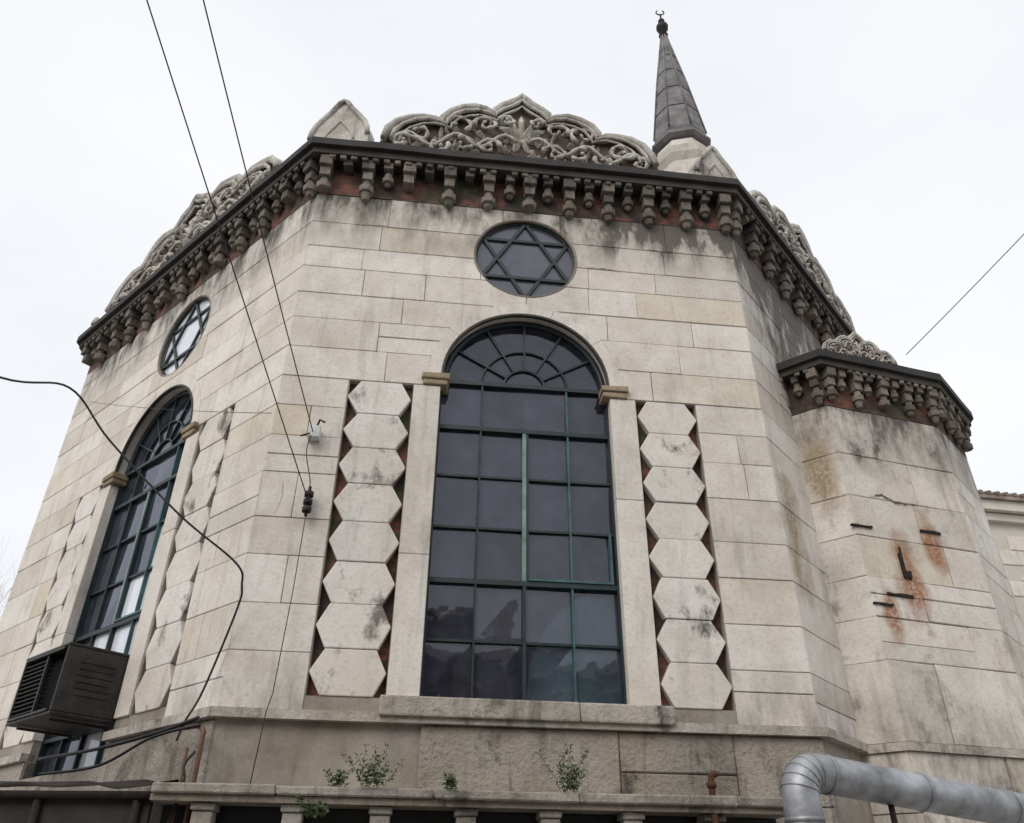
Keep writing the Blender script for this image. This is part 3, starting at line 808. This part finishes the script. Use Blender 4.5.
bld=empty('cream_house')
BF=Face((7.55,11.6),(13.5,12.6))
bm=bmesh.new(); box(bm,BF,0,BF.L,-1.07,5.55,-5,0); mk('walls',bm,[M_plas],bld)
bm=bmesh.new(); 
for i in range(26):
    z=-.9+i*.25; 
    for j in range(14):
        x=j*.45+(.22 if i%2 else 0)
        if x+.43<BF.L and z+.23<5.3: box(bm,BF,x+.01,x+.44,z,z+.235,-.01,.018)
bev(bm,.01); mk('ashlar_facing',bm,[M_jamb],bld)
bm=bmesh.new(); box(bm,BF,-.12,BF.L,5.3,5.42,-.05,.1); box(bm,BF,-.2,BF.L,5.44,5.6,-.05,.2); mk('cornice',bm,[M_plas],bld)
bm=bmesh.new(); box(bm,BF,-.25,BF.L,5.602,5.66,-5,.26)
for j in range(40): 
    x=-.2+j*.15; tube(bm,[BF.P(x,5.69,.28),BF.P(x,6.3,-1.6)],.05,6)
mk('tiled_roof',bm,[M_tile],bld)

op=empty('apartment_building')
OF=Face((9,-4.6),(-9,-5.4))
bm=bmesh.new(); box(bm,OF,0,OF.L,-1.07,4.6,-4,0); mk('walls',bm,[M_oppo],op)
bm=bmesh.new(); b2=bmesh.new()
for fl in range(3):
    for j in range(11):
        x=.8+j*1.55; z=-.5+fl*1.75
        q=[b2.verts.new(OF.P(t,zz,.004)) for t,zz in ((x,z),(x+.7,z),(x+.7,z+1.1),(x,z+1.1))]; b2.faces.new(q)
        box(bm,OF,x-.06,x+.76,z-.1,z-.02,-.01,.08); box(bm,OF,x-.06,x+.76,z+1.12,z+1.2,-.01,.06); box(bm,OF,x+.33,x+.37,z,z+1.1,-.01,.02)
box(bm,OF,-.2,OF.L+.2,4.602,4.75,-4,.3)
for j,(x,w,h) in enumerate(((2,.8,.7),(6.2,.5,1.0),(8.6,1.6,.6),(11.4,.4,.9),(14,1.0,.5))): box(bm,OF,x,x+w,4.752,4.752+h,-1.5,-.6)
mk('trim',bm,[M_plas],op); mk('windows',b2,[M_void],op)

bm=bmesh.new(); s=400; bm.faces.new([bm.verts.new(Vector(p)) for p in ((-s,-s,0),(s,-s,0),(s,s,0),(-s,s,0))]); mk('ground',bm,[M_pave])
bm=bmesh.new(); bm.faces.new([bm.verts.new(Vector(p)) for p in ((-60,-5.5,.004),(60,-5.5,.004),(60,3.5,.004),(-60,3.5,.004))]); mk('road',bm,[M_asph])
bm=bmesh.new()
for y0,y1 in ((3.5,3.65),(-5.65,-5.5)):
    F=Face((-40,y1/S),(40,y1/S)); box(bm,F,0,80,-Z0/S,(-Z0+.13)/S,0,(y1-y0)/S)
mk('kerb',bm,[M_slab])

# ---------------------------------------------------------------- light
w=bpy.data.worlds.new('World'); scene.world=w; w.use_nodes=True; nt=w.node_tree; nt.nodes.clear()
out=N(nt,'ShaderNodeOutputWorld'); sky=N(nt,'ShaderNodeTexSky'); sky.sky_type='NISHITA'; sky.sun_disc=False
az=math.radians(210); el=math.radians(40); sky.sun_elevation=el; sky.sun_rotation=az
b1=N(nt,'ShaderNodeBackground'); b1.inputs[1].default_value=.10; nt.links.new(sky.outputs[0],b1.inputs[0])
b2=N(nt,'ShaderNodeBackground'); b2.inputs[1].default_value=1.05
tc=N(nt,'ShaderNodeTexCoord').outputs['Generated']
cl=noi(nt,mapping(nt,tc,(1,1,2.2)),1.3,5,.5,.3)
nt.links.new(ramp(nt,cl,[(.3,(.85,.88,.935)),(.55,(.96,.975,1.0)),(.75,(1.03,1.03,1.04))]),b2.inputs[0])
mx=N(nt,'ShaderNodeMixShader'); mx.inputs[0].default_value=.92
nt.links.new(b1.outputs[0],mx.inputs[1]); nt.links.new(b2.outputs[0],mx.inputs[2]); nt.links.new(mx.outputs[0],out.inputs[0])
sl=bpy.data.lights.new('sun','SUN'); sl.energy=1.5; sl.angle=math.radians(35); sl.color=(1,.94,.87)
so=bpy.data.objects.new('sun',sl); scene.collection.objects.link(so)
sd=Vector((math.sin(az)*math.cos(el),math.cos(az)*math.cos(el),math.sin(el)))
so.rotation_euler=sd.to_track_quat('Z','Y').to_euler()

# ---------------------------------------------------------------- camera
cam=bpy.data.cameras.new('camera'); co=bpy.data.objects.new('camera',cam); scene.collection.objects.link(co)
cam.sensor_width=36; cam.sensor_fit='HORIZONTAL'; cam.lens=800/1024*36; cam.clip_end=2000; cam.clip_start=.05
f=Vector((0,.8473,.5312)).normalized(); r=Vector((1,-.0058,.0093)); r=(r-f*r.dot(f)).normalized(); u=r.cross(f)
m=Matrix(((r.x,u.x,-f.x,0),(r.y,u.y,-f.y,0),(r.z,u.z,-f.z,Z0),(0,0,0,1)))
co.matrix_world=m
scene.camera=co
scene.view_settings.view_transform='Standard'; scene.view_settings.look='None'; scene.view_settings.exposure=0
